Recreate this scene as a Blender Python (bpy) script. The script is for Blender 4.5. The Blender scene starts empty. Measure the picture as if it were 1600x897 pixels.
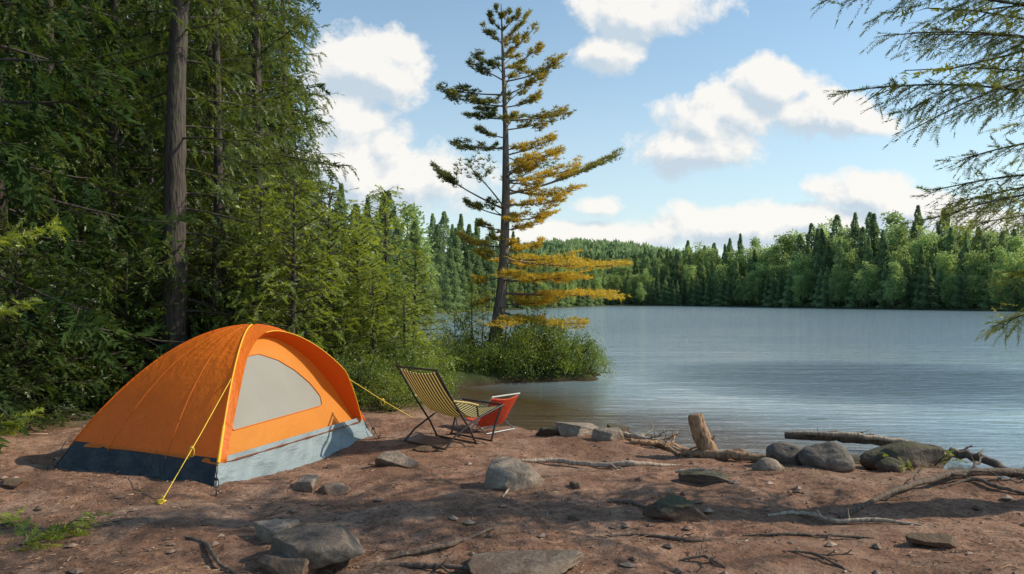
import bpy, math, random, bmesh
import numpy as np
from mathutils import Vector, noise as mn
F=1200.; HZ=466.; CH=1.6; WZ=-0.25
scn=bpy.context.scene; COL=scn.collection
EL=36
SUN=Vector((.88,.08,.0)).normalized()*math.cos(math.radians(EL)); SUN.z=math.sin(math.radians(EL))
# ------------------------------------------------------------ helpers
def nrm(a): return a/np.maximum(np.linalg.norm(a,axis=-1,keepdims=True),1e-9)
class MB:
    def __init__(s): s.V=[];s.Fc=[];s.n=0
    def add(s,v,f,m=0,t=0.):
        v=np.asarray(v,float).reshape(-1,3); f=np.asarray(f,int)
        if len(v)==0 or len(f)==0: return
        t=np.broadcast_to(np.asarray(t,float),(len(v),))
        s.V.append((v,t)); s.Fc.append((f+s.n,m)); s.n+=len(v)
    def tube(s,pts,rad,sides=6,m=0,t=0.,rough=0.,rng=None,cap=True):
        p=np.asarray(pts,float); k=len(p); rad=np.broadcast_to(np.asarray(rad,float),(k,))
        tg=nrm(np.gradient(p,axis=0)); ref=np.array([0,0,1.]) if abs(tg[0][2])<.9 else np.array([1.,0,0])
        A=[]; u=np.cross(tg[0],ref); u/=np.linalg.norm(u)
        for i in range(k):
            u=u-tg[i]*np.dot(u,tg[i]); u/=max(np.linalg.norm(u),1e-9); A.append(u.copy())
        A=np.array(A); B=np.cross(tg,A); an=np.arange(sides)*2*math.pi/sides
        r=rad[:,None]*np.ones((k,sides))
        if rough: r=r*(1+rough*rng.standard_normal((k,sides)))
        v=p[:,None]+A[:,None]*(np.cos(an)[None,:,None]*r[...,None])+B[:,None]*(np.sin(an)[None,:,None]*r[...,None])
        i,j=np.meshgrid(np.arange(k-1),np.arange(sides),indexing='ij'); j2=(j+1)%sides
        f=np.stack([i*sides+j,i*sides+j2,(i+1)*sides+j2,(i+1)*sides+j],-1).reshape(-1,4)
        s.add(v.reshape(-1,3),f,m,t)
        if cap:
            for e in (0,k-1):
                vv=np.vstack([v[e],p[e][None]]); ff=[(q,(q+1)%sides,sides) for q in range(sides)]
                s.add(vv,ff,m,t)
    def grid(s,P,m=0,t=0.,closed=False):
        a,b=P.shape[:2]; i,j=np.meshgrid(np.arange(a-1),np.arange(b if closed else b-1),indexing='ij'); j2=(j+1)%b
        f=np.stack([i*b+j,i*b+j2,(i+1)*b+j2,(i+1)*b+j],-1).reshape(-1,4); s.add(P.reshape(-1,3),f,m,t)
    def box(s,c,d,m=0):
        c=np.array(c,float);d=np.array(d,float)/2
        v=[c+d*np.array((x,y,z)) for x in(-1,1) for y in(-1,1) for z in(-1,1)]
        s.add(v,[(0,1,3,2),(4,6,7,5),(0,4,5,1),(2,3,7,6),(0,2,6,4),(1,5,7,3)],m)
    def mesh(s,name,mats,smooth=True):
        me=bpy.data.meshes.new(name)
        v=np.vstack([x[0] for x in s.V]); t=np.concatenate([x[1] for x in s.V])
        lv=[];ls=[];mi=[];st=0
        for f,m in s.Fc:
            k=f.shape[1]; lv.append(f.ravel()); ls.append(st+np.arange(len(f))*k); st+=f.size; mi.append(np.full(len(f),m))
        lv=np.concatenate(lv);ls=np.concatenate(ls);mi=np.concatenate(mi)
        me.vertices.add(len(v)); me.vertices.foreach_set('co',v.ravel())
        me.loops.add(len(lv)); me.loops.foreach_set('vertex_index',lv.astype(np.int32))
        me.polygons.add(len(ls)); me.polygons.foreach_set('loop_start',ls.astype(np.int32))
        for x in mats: me.materials.append(x)
        me.polygons.foreach_set('material_index',mi.astype(np.int32))
        me.update(calc_edges=True)
        me.polygons.foreach_set('use_smooth',np.full(len(ls),smooth))
        at=me.attributes.new('tint','FLOAT','POINT'); at.data.foreach_set('value',t.astype(np.float32))
        me.update(); return me
    def build(s,name,mats,parent=None,smooth=True):
        if not isinstance(mats,(list,tuple)): mats=[mats]
        return link(name,s.mesh(name,mats,smooth),parent)
def link(name,data,parent=None):
    o=bpy.data.objects.new(name,data); COL.objects.link(o)
    if parent: o.parent=parent
    return o
def tag(o,label=None,cat=None,group=None,kind=None):
    if label:o['label']=label
    if cat:o['category']=cat
    if group:o['group']=group
    if kind:o['kind']=kind
    return o
def empty(name,loc,rz=0,label=None,cat=None,group=None):
    o=link(name,None); o.location=loc; o.rotation_euler=(0,0,rz); return tag(o,label,cat,group)
def _h(ix,iy,s):
    n=(ix*374761393+iy*668265263+s*974711)&0x7fffffff
    n=((n^(n>>13))*1274126177)&0x7fffffff
    return ((n^(n>>16))&0xffff)/65535.
def vn(x,y,s=0):
    x=np.asarray(x,float);y=np.asarray(y,float)
    ix=np.floor(x).astype(np.int64);iy=np.floor(y).astype(np.int64);fx=x-ix;fy=y-iy
    fx=fx*fx*(3-2*fx);fy=fy*fy*(3-2*fy)
    a=_h(ix,iy,s);b=_h(ix+1,iy,s);c=_h(ix,iy+1,s);d=_h(ix+1,iy+1,s)
    return (a*(1-fx)+b*fx)*(1-fy)+(c*(1-fx)+d*fx)*fy
LAKE=np.array([(-.95,10.55),(-.5,10.15),(.16,9.75),(.79,9.5),(1.38,9.19),(2.0,8.57),(2.68,8.03),(3.45,7.8),(4.09,7.56),(4.76,7.14),(8,6.6),(14,5.5),(30,4),
 (90,5),(110,50),(88,80),(71,106),(58,140),(45,180),(23.8,190),(13.3,160),(-3.7,110),(-10,92),(-8.5,60),(-6.5,40),(-4.8,30),(-3.8,24.5),(-1.5,21.5),
 (.2,20.8),(1.4,19.6),(1.9,18.4),(1.6,17.5),(.5,17.0),(-.6,16.8),(-1.3,15.9),(-1.5,14),(-1.1,12)])
def sdland(x,y):
    x=np.asarray(x,float);y=np.asarray(y,float); d=np.full(x.shape,1e9); ins=np.zeros(x.shape,bool)
    n=len(LAKE)
    for i in range(n):
        ax,ay=LAKE[i];bx,by=LAKE[(i+1)%n]; ex,ey=bx-ax,by-ay
        t=np.clip(((x-ax)*ex+(y-ay)*ey)/(ex*ex+ey*ey),0,1)
        d=np.minimum(d,(x-ax-t*ex)**2+(y-ay-t*ey)**2)
        c=((ay>y)!=(by>y))&(x<(bx-ax)*(y-ay)/((by-ay) if by!=ay else 1e-9)+ax); ins^=c
    d=np.sqrt(d); return np.where(ins,-d,d)
def gh(x,y):
    x=np.asarray(x,float);y=np.asarray(y,float); sd=sdland(x,y)
    near=np.clip(1-(y-12)/20,0,1)
    s2=sd+ (vn(x*1.7,y*1.7,5)-.5)*.5*near+(vn(x*5,y*5,6)-.5)*.15*near
    z=np.interp(s2,[-8,-2,-.3,.12,.6,1e4],[-2.2,-.8,-.26,-.07,0,0])
    z=z+((vn(x*.9,y*.9,1)-.5)*.10+(vn(x*2.6,y*2.6,2)-.5)*.07+(vn(x*8,y*8,3)-.5)*.022+(vn(x*21,y*21,4)-.5)*.009)*np.clip(s2+.5,0,1)
    z=z+np.clip((sd-2)*.10,0,10)*np.clip((y-60)/30,0,1)
    z=z+np.clip((-x-6)*.05,0,2)*np.clip(sd,0,1)
    z=z+16*np.exp(-((x-38)**2/70**2+(y-430)**2/60**2))
    return z
def gz(x,y): return float(gh(np.array([x]),np.array([y]))[0])
def at(px,py,z=0.):
    Y=(CH-z)*F/(py-HZ); return (px-800)/F*Y,Y
def atY(px,Y): return (px-800)/F*Y
def P3(px,py,Y): return np.array([(px-800)/F*Y,Y,CH-(py-HZ)/F*Y])
# ------------------------------------------------------------ materials
def newmat(name):
    m=bpy.data.materials.new(name); m.use_nodes=True; nt=m.node_tree; nt.nodes.clear()
    o=nt.nodes.new('ShaderNodeOutputMaterial'); return m,nt,o
def noise(nt,vec,scale,detail=4,rough=.55,dist=0.):
    n=nt.nodes.new('ShaderNodeTexNoise'); n.inputs['Scale'].default_value=scale; n.inputs['Detail'].default_value=detail
    n.inputs['Roughness'].default_value=rough; n.inputs['Distortion'].default_value=dist
    if vec is not None: nt.links.new(vec,n.inputs['Vector'])
    return n.outputs['Fac']
def ramp(nt,fac,stops):
    r=nt.nodes.new('ShaderNodeValToRGB'); e=r.color_ramp.elements
    while len(e)<len(stops): e.new(.5)
    for i,(p,c) in enumerate(stops):
        e[i].position=p; e[i].color=(c,c,c,1) if not hasattr(c,'__len__') else (*c,1)
    nt.links.new(fac,r.inputs[0]); return r.outputs[0]
def math_(nt,op,a,b=None,c=None,clamp=False):
    n=nt.nodes.new('ShaderNodeMath'); n.operation=op; n.use_clamp=clamp
    for i,v in enumerate((a,b,c)):
        if v is None: continue
        if isinstance(v,(int,float)): n.inputs[i].default_value=v
        else: nt.links.new(v,n.inputs[i])
    return n.outputs[0]
def mixc(nt,f,a,b,mode='MIX'):
    n=nt.nodes.new('ShaderNodeMix'); n.data_type='RGBA'; n.blend_type=mode
    for s,v in ((n.inputs[0],f),(n.inputs[6],a),(n.inputs[7],b)):
        if isinstance(v,(int,float)): s.default_value=v
        elif isinstance(v,tuple): s.default_value=(*v,1)
        else: nt.links.new(v,s)
    return n.outputs[2]
def coord(nt,kind='Object',scale=None):
    c=nt.nodes.new('ShaderNodeTexCoord').outputs[kind]
    if scale:
        m=nt.nodes.new('ShaderNodeMapping'); m.inputs['Scale'].default_value=scale; nt.links.new(c,m.inputs[0]); c=m.outputs[0]
    return c
def bump(nt,h,strength,dist):
    b=nt.nodes.new('ShaderNodeBump'); b.inputs['Strength'].default_value=strength; b.inputs['Distance'].default_value=dist
    nt.links.new(h,b.inputs['Height']); return b.outputs[0]
def princ(nt,o,col,rough=.8,nor=None,spec=.3,metal=0.):
    p=nt.nodes.new('ShaderNodeBsdfPrincipled')
    if isinstance(col,tuple): p.inputs['Base Color'].default_value=(*col,1)
    else: nt.links.new(col,p.inputs['Base Color'])
    if isinstance(rough,(int,float)): p.inputs['Roughness'].default_value=rough
    else: nt.links.new(rough,p.inputs['Roughness'])
    p.inputs['Specular IOR Level'].default_value=spec; p.inputs['Metallic'].default_value=metal
    if nor: nt.links.new(nor,p.inputs['Normal'])
    nt.links.new(p.outputs[0],o.inputs[0]); return p
def leafmat(name,c1,c2,trans=.4,tw=(1.5,1.35,.6),gloss=.04,vary=.25):
    m,nt,o=newmat(name); a=nt.nodes.new('ShaderNodeAttribute'); a.attribute_name='tint'
    g=nt.nodes.new('ShaderNodeNewGeometry'); n=noise(nt,g.outputs['Position'],.9,2)
    f=math_(nt,'ADD',a.outputs['Fac'],math_(nt,'MULTIPLY',math_(nt,'SUBTRACT',n,.5),.7),clamp=True)
    col=mixc(nt,f,c1,c2)
    if vary:
        oi=nt.nodes.new('ShaderNodeObjectInfo'); v=math_(nt,'ADD',math_(nt,'MULTIPLY',oi.outputs['Random'],vary*2),1-vary)
        hs=nt.nodes.new('ShaderNodeHueSaturation'); nt.links.new(col,hs.inputs['Color']); nt.links.new(v,hs.inputs['Value']); col=hs.outputs[0]
    d=nt.nodes.new('ShaderNodeBsdfDiffuse'); nt.links.new(col,d.inputs[0]); sh=d.outputs[0]
    if trans:
        t=nt.nodes.new('ShaderNodeBsdfTranslucent'); tc=mixc(nt,1.,col,tw,'MULTIPLY'); nt.links.new(tc,t.inputs[0])
        mx=nt.nodes.new('ShaderNodeMixShader'); mx.inputs[0].default_value=trans; nt.links.new(sh,mx.inputs[1]); nt.links.new(t.outputs[0],mx.inputs[2]); sh=mx.outputs[0]
    if gloss:
        gl=nt.nodes.new('ShaderNodeBsdfGlossy'); gl.inputs['Roughness'].default_value=.45
        m2=nt.nodes.new('ShaderNodeMixShader'); m2.inputs[0].default_value=gloss; nt.links.new(sh,m2.inputs[1]); nt.links.new(gl.outputs[0],m2.inputs[2]); sh=m2.outputs[0]
    nt.links.new(sh,o.inputs[0]); return m
def barkmat(name,c1,c2,sc=(9,9,1.8),bs=.6,moss=0):
    m,nt,o=newmat(name); c=coord(nt,'Object',sc); n=noise(nt,c,2.2,6,.65,.6); v=nt.nodes.new('ShaderNodeTexVoronoi'); nt.links.new(c,v.inputs['Vector']); v.inputs['Scale'].default_value=2.6
    h=math_(nt,'ADD',n,math_(nt,'MULTIPLY',v.outputs['Distance'],.5)); col=ramp(nt,h,[(.35,c1),(.85,c2)])
    if moss:
        g=nt.nodes.new('ShaderNodeNewGeometry'); q=noise(nt,g.outputs['Position'],3.,4); col=mixc(nt,ramp(nt,q,[(.55,0.),(.65,moss)]),col,(.07,.09,.03))
    princ(nt,o,col,.85,bump(nt,h,bs,.03)); return m
def rockmat(name,c1,c2,moss=0.):
    m,nt,o=newmat(name); c=coord(nt,'Object'); n=noise(nt,c,5,8,.65,.4); n2=noise(nt,c,38,5,.6); col=ramp(nt,n,[(.32,c1),(.7,c2)])
    col=mixc(nt,ramp(nt,n2,[(.35,.45),(.6,0.)]),col,(c1[0]*.5,c1[1]*.5,c1[2]*.5))
    w=noise(nt,c,3.2,5,.6); col=mixc(nt,ramp(nt,w,[(.58,0.),(.68,.3)]),col,(.34,.28,.22))
    g=nt.nodes.new('ShaderNodeNewGeometry'); sx=nt.nodes.new('ShaderNodeSeparateXYZ'); nt.links.new(g.outputs['Normal'],sx.inputs[0])
    if moss:
        up=math_(nt,'MULTIPLY',ramp(nt,math_(nt,'ADD',sx.outputs[2],math_(nt,'MULTIPLY',n,.4)),[(.85,0.),(1.,1.)]),moss); col=mixc(nt,up,col,(.09,.095,.03))
    sp=nt.nodes.new('ShaderNodeSeparateXYZ'); nt.links.new(g.outputs['Position'],sp.inputs[0])
    low=ramp(nt,math_(nt,'ADD',math_(nt,'MULTIPLY',sp.outputs[2],5.),math_(nt,'MULTIPLY',n,.6)),[(.25,.85),(.7,0.)]); col=mixc(nt,low,col,(.16,.09,.057))
    h=math_(nt,'ADD',math_(nt,'MULTIPLY',n,1.2),math_(nt,'MULTIPLY',n2,.3)); princ(nt,o,col,.85,bump(nt,h,.8,.04),.25); return m
def plain(name,c,rough=.6,spec=.3,metal=0.):
    m,nt,o=newmat(name); k=coord(nt); n=noise(nt,k,14,4); col=mixc(nt,n,tuple(x*.8 for x in c),tuple(min(1,x*1.15) for x in c)); princ(nt,o,col,rough,None,spec,metal); return m
SPR=leafmat('spruce_needles',(.028,.066,.020),(.20,.245,.045),.42)
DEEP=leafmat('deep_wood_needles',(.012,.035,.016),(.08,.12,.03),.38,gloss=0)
BRI=leafmat('bright_fir_needles',(.075,.145,.028),(.38,.44,.07),.48)
SHR=leafmat('shrub_leaves',(.05,.105,.022),(.28,.34,.055),.45)
UND=leafmat('undergrowth_needles',(.022,.065,.02),(.15,.21,.035),.42)
PIN=leafmat('pine_needles',(.07,.12,.03),(.74,.52,.06),.4,(1.3,1.2,.6),vary=0.)
HEM=leafmat('hemlock_needles',(.06,.10,.025),(.30,.32,.06),.45)
FARC=leafmat('haze_paled_conifer_needles',(.17,.25,.15),(.36,.45,.20),.4,(1.2,1.15,.8),0.,.2)  # far foliage colour paled to paint in the haze
FARD=leafmat('haze_paled_far_leaves',(.24,.34,.15),(.47,.55,.21),.45,(1.2,1.15,.8),0.,.2)  # same painted haze, yellower for the backlit glow
FERN=leafmat('fern_green',(.12,.19,.025),(.36,.40,.05),.4)
BARK=barkmat('spruce_bark',(.014,.011,.009),(.08,.064,.054),(9,9,1.8),1.,.35)
PBARK=barkmat('pine_bark',(.05,.04,.035),(.20,.165,.14))
DRIFT=barkmat('driftwood',(.12,.085,.06),(.42,.33,.25),(14,14,3))
DRIFTD=barkmat('dark_wet_wood',(.03,.022,.018),(.16,.115,.085),(14,14,3))
LOGM=barkmat('log_bark',(.045,.028,.018),(.36,.22,.13),(11,11,5),1.)
RKG=rockmat('brown_grey_rock',(.085,.064,.050),(.25,.195,.152)); RKP=rockmat('pale_rock',(.17,.13,.10),(.42,.335,.26)); RKD=rockmat('dark_boulder',(.045,.036,.030),(.16,.13,.105),.4); RKB=rockmat('shore_boulder',(.075,.064,.056),(.24,.205,.175))
# ------------------------------------------------------------ ground
def groundmat():
    m,nt,o=newmat('forest_dirt'); c=nt.nodes.new('ShaderNodeNewGeometry').outputs['Position']
    n1=noise(nt,c,.7,6,.6,.5); n2=noise(nt,c,6,8,.66,.3); n3=noise(nt,c,55,4,.7); n4=noise(nt,c,2.0,6,.68,1.); n5=noise(nt,c,1.1,5,.6,.8); n6=noise(nt,c,17,5,.7,.5)
    col=ramp(nt,n2,[(.28,(.115,.058,.038)),(.5,(.275,.150,.098)),(.75,(.43,.265,.18))])
    col=mixc(nt,ramp(nt,n1,[(.42,0.),(.60,.7)]),col,(.18,.095,.06))
    col=mixc(nt,ramp(nt,n5,[(.50,0.),(.64,.5)]),col,(.42,.29,.21))
    col=mixc(nt,ramp(nt,n4,[(.54,0.),(.62,.65)]),col,(.10,.06,.041))
    col=mixc(nt,ramp(nt,n6,[(.38,.6),(.47,0.)]),col,(.08,.046,.032))
    col=mixc(nt,ramp(nt,n3,[(.35,.7),(.47,0.)]),col,(.055,.032,.022))
    col=mixc(nt,ramp(nt,n3,[(.62,0.),(.72,.5)]),col,(.48,.35,.25))
    s=nt.nodes.new('ShaderNodeSeparateXYZ'); nt.links.new(c,s.inputs[0])
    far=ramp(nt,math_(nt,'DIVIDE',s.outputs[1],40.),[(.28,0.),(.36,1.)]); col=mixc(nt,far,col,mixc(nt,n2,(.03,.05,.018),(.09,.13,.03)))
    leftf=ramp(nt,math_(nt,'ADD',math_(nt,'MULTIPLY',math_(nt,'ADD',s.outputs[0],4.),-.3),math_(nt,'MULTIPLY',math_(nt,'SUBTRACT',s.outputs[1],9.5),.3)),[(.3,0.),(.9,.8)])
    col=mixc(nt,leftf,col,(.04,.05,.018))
    wet=ramp(nt,math_(nt,'ADD',math_(nt,'MULTIPLY',s.outputs[2],4.),1.),[(.12,1.),(.6,0.)]); col=mixc(nt,math_(nt,'MULTIPLY',wet,.85),col,(.045,.028,.018))
    h=math_(nt,'ADD',math_(nt,'ADD',math_(nt,'MULTIPLY',n2,1.),math_(nt,'MULTIPLY',n3,.3)),math_(nt,'MULTIPLY',n6,.4)); princ(nt,o,col,.92,bump(nt,h,.9,.035),.15); return m
def seg(*a):
    out=[]
    for lo,hi,n in a: out+=list(np.linspace(lo,hi,n,endpoint=False))
    return np.array(out+[a[-1][1]])
gx=seg((-500,-60,20),(-60,-15,45),(-15,-7,45),(-7,7,250),(7,15,40),(15,110,90),(110,500,20))
gy=seg((-20,3.5,30),(3.5,11,140),(11,25,120),(25,200,130),(200,700,25))
X,Y=np.meshgrid(gx,gy); Z=gh(X,Y)
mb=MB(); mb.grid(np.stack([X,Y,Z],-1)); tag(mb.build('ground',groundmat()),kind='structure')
# water
m,nt,o=newmat('lake_water'); g=nt.nodes.new('ShaderNodeNewGeometry').outputs['Position']
def mp(sc,rz=0,loc=(0,0,0)):
    k=nt.nodes.new('ShaderNodeMapping'); k.inputs['Location'].default_value=loc; k.inputs['Scale'].default_value=sc; k.inputs['Rotation'].default_value=(0,0,rz); nt.links.new(g,k.inputs[0]); return k.outputs[0]
w1=noise(nt,mp((.8,3.2,1),.08),1.5,5,.62,.6); w2=noise(nt,mp((.14,1.0,1),-.05),1.,4,.55,.3); w3=noise(nt,mp((.05,.16,1)),1.,3,.5)
hh=math_(nt,'ADD',math_(nt,'MULTIPLY',w1,.75),math_(nt,'MULTIPLY',w2,1.))
sy=nt.nodes.new('ShaderNodeSeparateXYZ'); nt.links.new(g,sy.inputs[0])
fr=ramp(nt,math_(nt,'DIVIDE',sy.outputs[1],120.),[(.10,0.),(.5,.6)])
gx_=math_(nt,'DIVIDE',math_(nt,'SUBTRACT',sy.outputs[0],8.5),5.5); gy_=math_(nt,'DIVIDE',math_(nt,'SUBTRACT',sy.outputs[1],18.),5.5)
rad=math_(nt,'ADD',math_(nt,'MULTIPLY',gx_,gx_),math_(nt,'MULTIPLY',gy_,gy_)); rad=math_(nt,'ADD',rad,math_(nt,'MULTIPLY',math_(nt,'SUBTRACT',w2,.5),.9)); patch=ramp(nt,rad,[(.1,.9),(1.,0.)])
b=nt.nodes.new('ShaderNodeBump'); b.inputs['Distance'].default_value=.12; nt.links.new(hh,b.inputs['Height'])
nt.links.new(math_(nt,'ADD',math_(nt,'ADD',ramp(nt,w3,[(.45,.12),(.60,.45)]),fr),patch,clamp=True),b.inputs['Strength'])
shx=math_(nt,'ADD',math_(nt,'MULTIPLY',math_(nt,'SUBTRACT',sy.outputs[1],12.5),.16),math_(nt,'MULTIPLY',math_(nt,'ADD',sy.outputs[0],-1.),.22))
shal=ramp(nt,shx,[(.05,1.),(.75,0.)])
wc=mixc(nt,shal,mixc(nt,patch,(.21,.29,.33),(.10,.15,.18)),(.08,.048,.022))  # ruffled patch: its darker reflection is also put into the water colour
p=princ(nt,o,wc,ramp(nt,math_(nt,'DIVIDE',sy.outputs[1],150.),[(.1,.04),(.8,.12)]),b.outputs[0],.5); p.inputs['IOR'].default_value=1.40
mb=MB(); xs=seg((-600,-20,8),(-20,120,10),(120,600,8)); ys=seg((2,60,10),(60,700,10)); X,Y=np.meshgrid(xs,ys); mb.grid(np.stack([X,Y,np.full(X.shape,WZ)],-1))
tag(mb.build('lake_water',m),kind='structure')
# ------------------------------------------------------------ foliage tools
def needles(mb,P,D,L,W,T,rng,m=0):
    S=nrm(np.cross(D,rng.standard_normal(D.shape)))*np.asarray(W).reshape(-1,1)/2
    v=np.stack([P-S,P+S,P+D*np.asarray(L).reshape(-1,1)],1); n=len(P)
    mb.add(v.reshape(-1,3),np.arange(n*3).reshape(n,3),m,np.repeat(np.broadcast_to(T,(n,)),3))
def leaves(mb,P,D,L,W,T,rng,m=0):
    S=nrm(np.cross(D,rng.standard_normal(D.shape)))*np.asarray(W).reshape(-1,1)/2; DL=D*np.asarray(L).reshape(-1,1)
    v=np.stack([P,P+DL*.45+S,P+DL,P+DL*.45-S],1); n=len(P)
    mb.add(v.reshape(-1,3),np.arange(n*4).reshape(n,4),m,np.repeat(np.broadcast_to(T,(n,)),4))
def fronds(mb,P,D,L,k,nl,nw,T,rng,m=0,sag=.25):
    M=len(P)
    if M==0: return
    D=nrm(D); up=np.array([0,0,1.])+rng.standard_normal((M,3))*.45; S=nrm(np.cross(D,up)); L=np.broadcast_to(L,(M,))
    t=(np.arange(k)+.5)/k
    pos=P[:,None]+D[:,None]*(L[:,None,None]*t[None,:,None]); pos[...,2]-=sag*L[:,None]*t**2
    T=np.broadcast_to(T,(M,))
    for sg in(-1,1):
        d=nrm(D[:,None]*.6+sg*S[:,None]*.8+rng.standard_normal((M,k,3))*.25)
        ln=nl*(1.2-.7*t)[None,:,None]*rng.uniform(.7,1.2,(M,k,1)); w=D[:,None]*nw/2
        v=np.stack([pos-w,pos+w,pos+d*ln],2).reshape(-1,3); n=M*k
        mb.add(v,np.arange(n*3).reshape(n,3),m,np.repeat(np.repeat(T,k)+rng.uniform(-.1,.1,n),3))
    e=P+D*L[:,None]*.7; e[:,2]-=sag*L*.5; needles(mb,e,D,L*.4,nw*1.4,T+.15,rng,m)
def branch(wood,fol,pts,r,rng,nl,nw,fl,twd,tstart,T,dens=1.,hang=.25,tw=.4,k=5,m=0):
    pts=np.asarray(pts,float); ln=np.linalg.norm(np.diff(pts,axis=0),axis=1).sum(); s=np.linspace(0,1,len(pts))
    wood.tube(pts,r*(1-.85*s)+.002,5,cap=False)
    out=nrm((pts[-1]-pts[0])*np.array([1,1,.5])); side=nrm(np.cross(out,[0,0,1.]))
    nt_=max(3,int(ln*twd)); tt=np.sort(rng.uniform(tstart,1,nt_)); base=np.stack([np.interp(tt,s,pts[:,i]) for i in range(3)],1)
    sg=np.where(np.arange(nt_)%2==0,1,-1)[:,None]
    td=nrm(out*rng.uniform(.4,.9,(nt_,1))+side*sg*.75+np.array([0,0,-1.])*hang+rng.standard_normal((nt_,3))*.15)
    tl=(tw*ln*(1-tt)*.8+.18)*rng.uniform(.6,1.1,nt_)
    needles(wood,base,td,tl,.010,0.,rng)
    cnt=np.maximum(1,(tl/fl*1.5*dens).astype(int)); idx=np.repeat(np.arange(nt_),cnt); u=rng.uniform(.1,1,len(idx))
    P=base[idx]+td[idx]*(tl[idx]*u)[:,None]; D=td[idx]+rng.standard_normal((len(idx),3))*.45+out*.2-np.array([0,0,hang*.4])
    fronds(fol,P,D,fl*rng.uniform(.7,1.2,len(idx)),k,nl,nw,T+rng.uniform(-.15,.25,len(idx)),rng,m)
    n2=max(2,int(ln*(1-tstart)/fl*1.4*dens)); u=rng.uniform(tstart,1,n2); P=np.stack([np.interp(u,s,pts[:,i]) for i in range(3)],1)
    fronds(fol,P,out+rng.standard_normal((n2,3))*.4,fl*rng.uniform(.8,1.2,n2),k,nl,nw,T+rng.uniform(0,.3,n2),rng,m)
def limb(b,az,ln,el,droop,rng,n=6):
    s=np.linspace(0,1,n); d=np.array([math.cos(az),math.sin(az)]); w=rng.uniform(-.12,.12)
    p=np.zeros((n,3)); p[:,:2]=b[:2]+d*(ln*s)[:,None]+np.array([-d[1],d[0]])*(w*ln*s**2)[:,None]
    p[:,2]=b[2]+el*ln*s-droop*ln*s**2+.18*ln*s**4; return p
def spruce(seed,H,R,z0,r0,lean=(0,0),nb=90,dead=12,nl=.075,nw=.028,fl=.2,twd=7,mat=None,T=.25,elb=-.1,avoid=False,dens=1.,pw=.75,hang=.25,zdead=.4,k=5,av=.8):
    rng=np.random.default_rng(seed); wood=MB(); fol=MB(); lean=np.array([lean[0],lean[1]])
    def tp(h): return np.array([lean[0]*h+.04*math.sin(h*.7+seed),lean[1]*h+.04*math.cos(h*.6+seed),h])
    hs=np.concatenate([[-.3,0,.25],np.linspace(.6,H,40)]); rr=r0*np.clip(1-hs/H,0,1)**.8+.008; rr[0]*=1.5;rr[1]*=1.35;rr[2]*=1.12
    wood.tube([tp(h) for h in hs],rr,14,rough=.045,rng=rng)
    for i in range(nb):
        u=(i+rng.random())/nb; h=z0+(H-z0)*u
        ln=R*(1-u)**pw*(.75+.25*min(1,u*6))*rng.uniform(.6,1.15)+.12; az=i*2.399+rng.normal()*.35
        if avoid and math.cos(az+math.pi/2)>.45 and h<8:
            if rng.random()<av: continue
            ln*=.6
        el=elb+(.55-elb)*u+rng.normal()*.08
        branch(wood,fol,limb(tp(h),az,ln,el,.25*(1-u)+.1,rng),.006+.007*ln,rng,nl,nw,fl,twd,.12,T,dens,hang,.4,k)
    for i in range(dead):
        h=rng.uniform(zdead,z0+1.5); ln=rng.uniform(.5,1.3)*min(1,R); az=rng.uniform(0,6.283); p=limb(tp(h),az,ln,rng.uniform(-.3,.2),.35,rng); wood.tube(p,np.linspace(.011,.002,6),4,cap=False)
        tt=rng.uniform(.3,1,7); b_=np.stack([np.interp(tt,np.linspace(0,1,6),p[:,q]) for q in range(3)],1); d=nrm(rng.standard_normal((7,3))*.7+nrm(p[-1]-p[0]))
        needles(wood,b_,d,rng.uniform(.15,.45,7),.009,0.,rng)
    return wood.mesh('trunk',[BARK]),fol.mesh('crown',[mat or SPR],False)
def shrub(seed,r,h,ncl,npc,ls,mat,T=.3):
    rng=np.random.default_rng(seed); wood=MB(); fol=MB()
    for i in range(ncl):
        a=rng.uniform(0,6.283); q=math.sqrt(rng.random()); zz=h*(1-.55*q*q)*rng.uniform(.15,1.08) ; c=np.array([math.cos(a)*q*r,math.sin(a)*q*r,zz])
        b_=np.array([c[0]*.15,c[1]*.15,-.05]); mid=(b_+c)/2+np.array([c[0]*.15,c[1]*.15,.1*h]); wood.tube([b_,mid,c],[.012,.008,.003],4,cap=False)
        cr=rng.uniform(.08,.2)*min(r,h)*1.5; n=int(npc*rng.uniform(.6,1.3)); P=c+rng.standard_normal((n,3))*cr*np.array([.6,.6,.45])
        D=nrm((P-c)/max(cr,.01)+rng.standard_normal((n,3))*.6+np.array([0,0,.35])); tt=T+rng.uniform(-.35,.3)
        leaves(fol,P,D,ls*rng.uniform(.6,1.3,n),ls*.5,tt+rng.uniform(-.12,.2,n),rng)
        if rng.random()<.5:
            tip=c+np.array([rng.normal()*.1,rng.normal()*.1,rng.uniform(.12,.38)*h]); wood.tube([c,tip],[.004,.002],4,cap=False); m_=26; t=rng.uniform(0,1,(m_,1)); leaves(fol,c+(tip-c)*t,nrm(rng.standard_normal((m_,3))+[0,0,.6]),ls,ls*.45,tt+.2,rng)
    return wood.mesh('stem',[BARK]),fol.mesh('foliage',[mat],False)
def put(kind,meshes,loc,rz,sc,label,cat,group=None,parts=('trunk','crown')):
    t=empty(kind,loc,rz,label,cat,group); t.scale=sc if hasattr(sc,'__len__') else (sc,sc,sc)
    for n,me in zip(parts,meshes): link(n,me,t)
    return t
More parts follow.
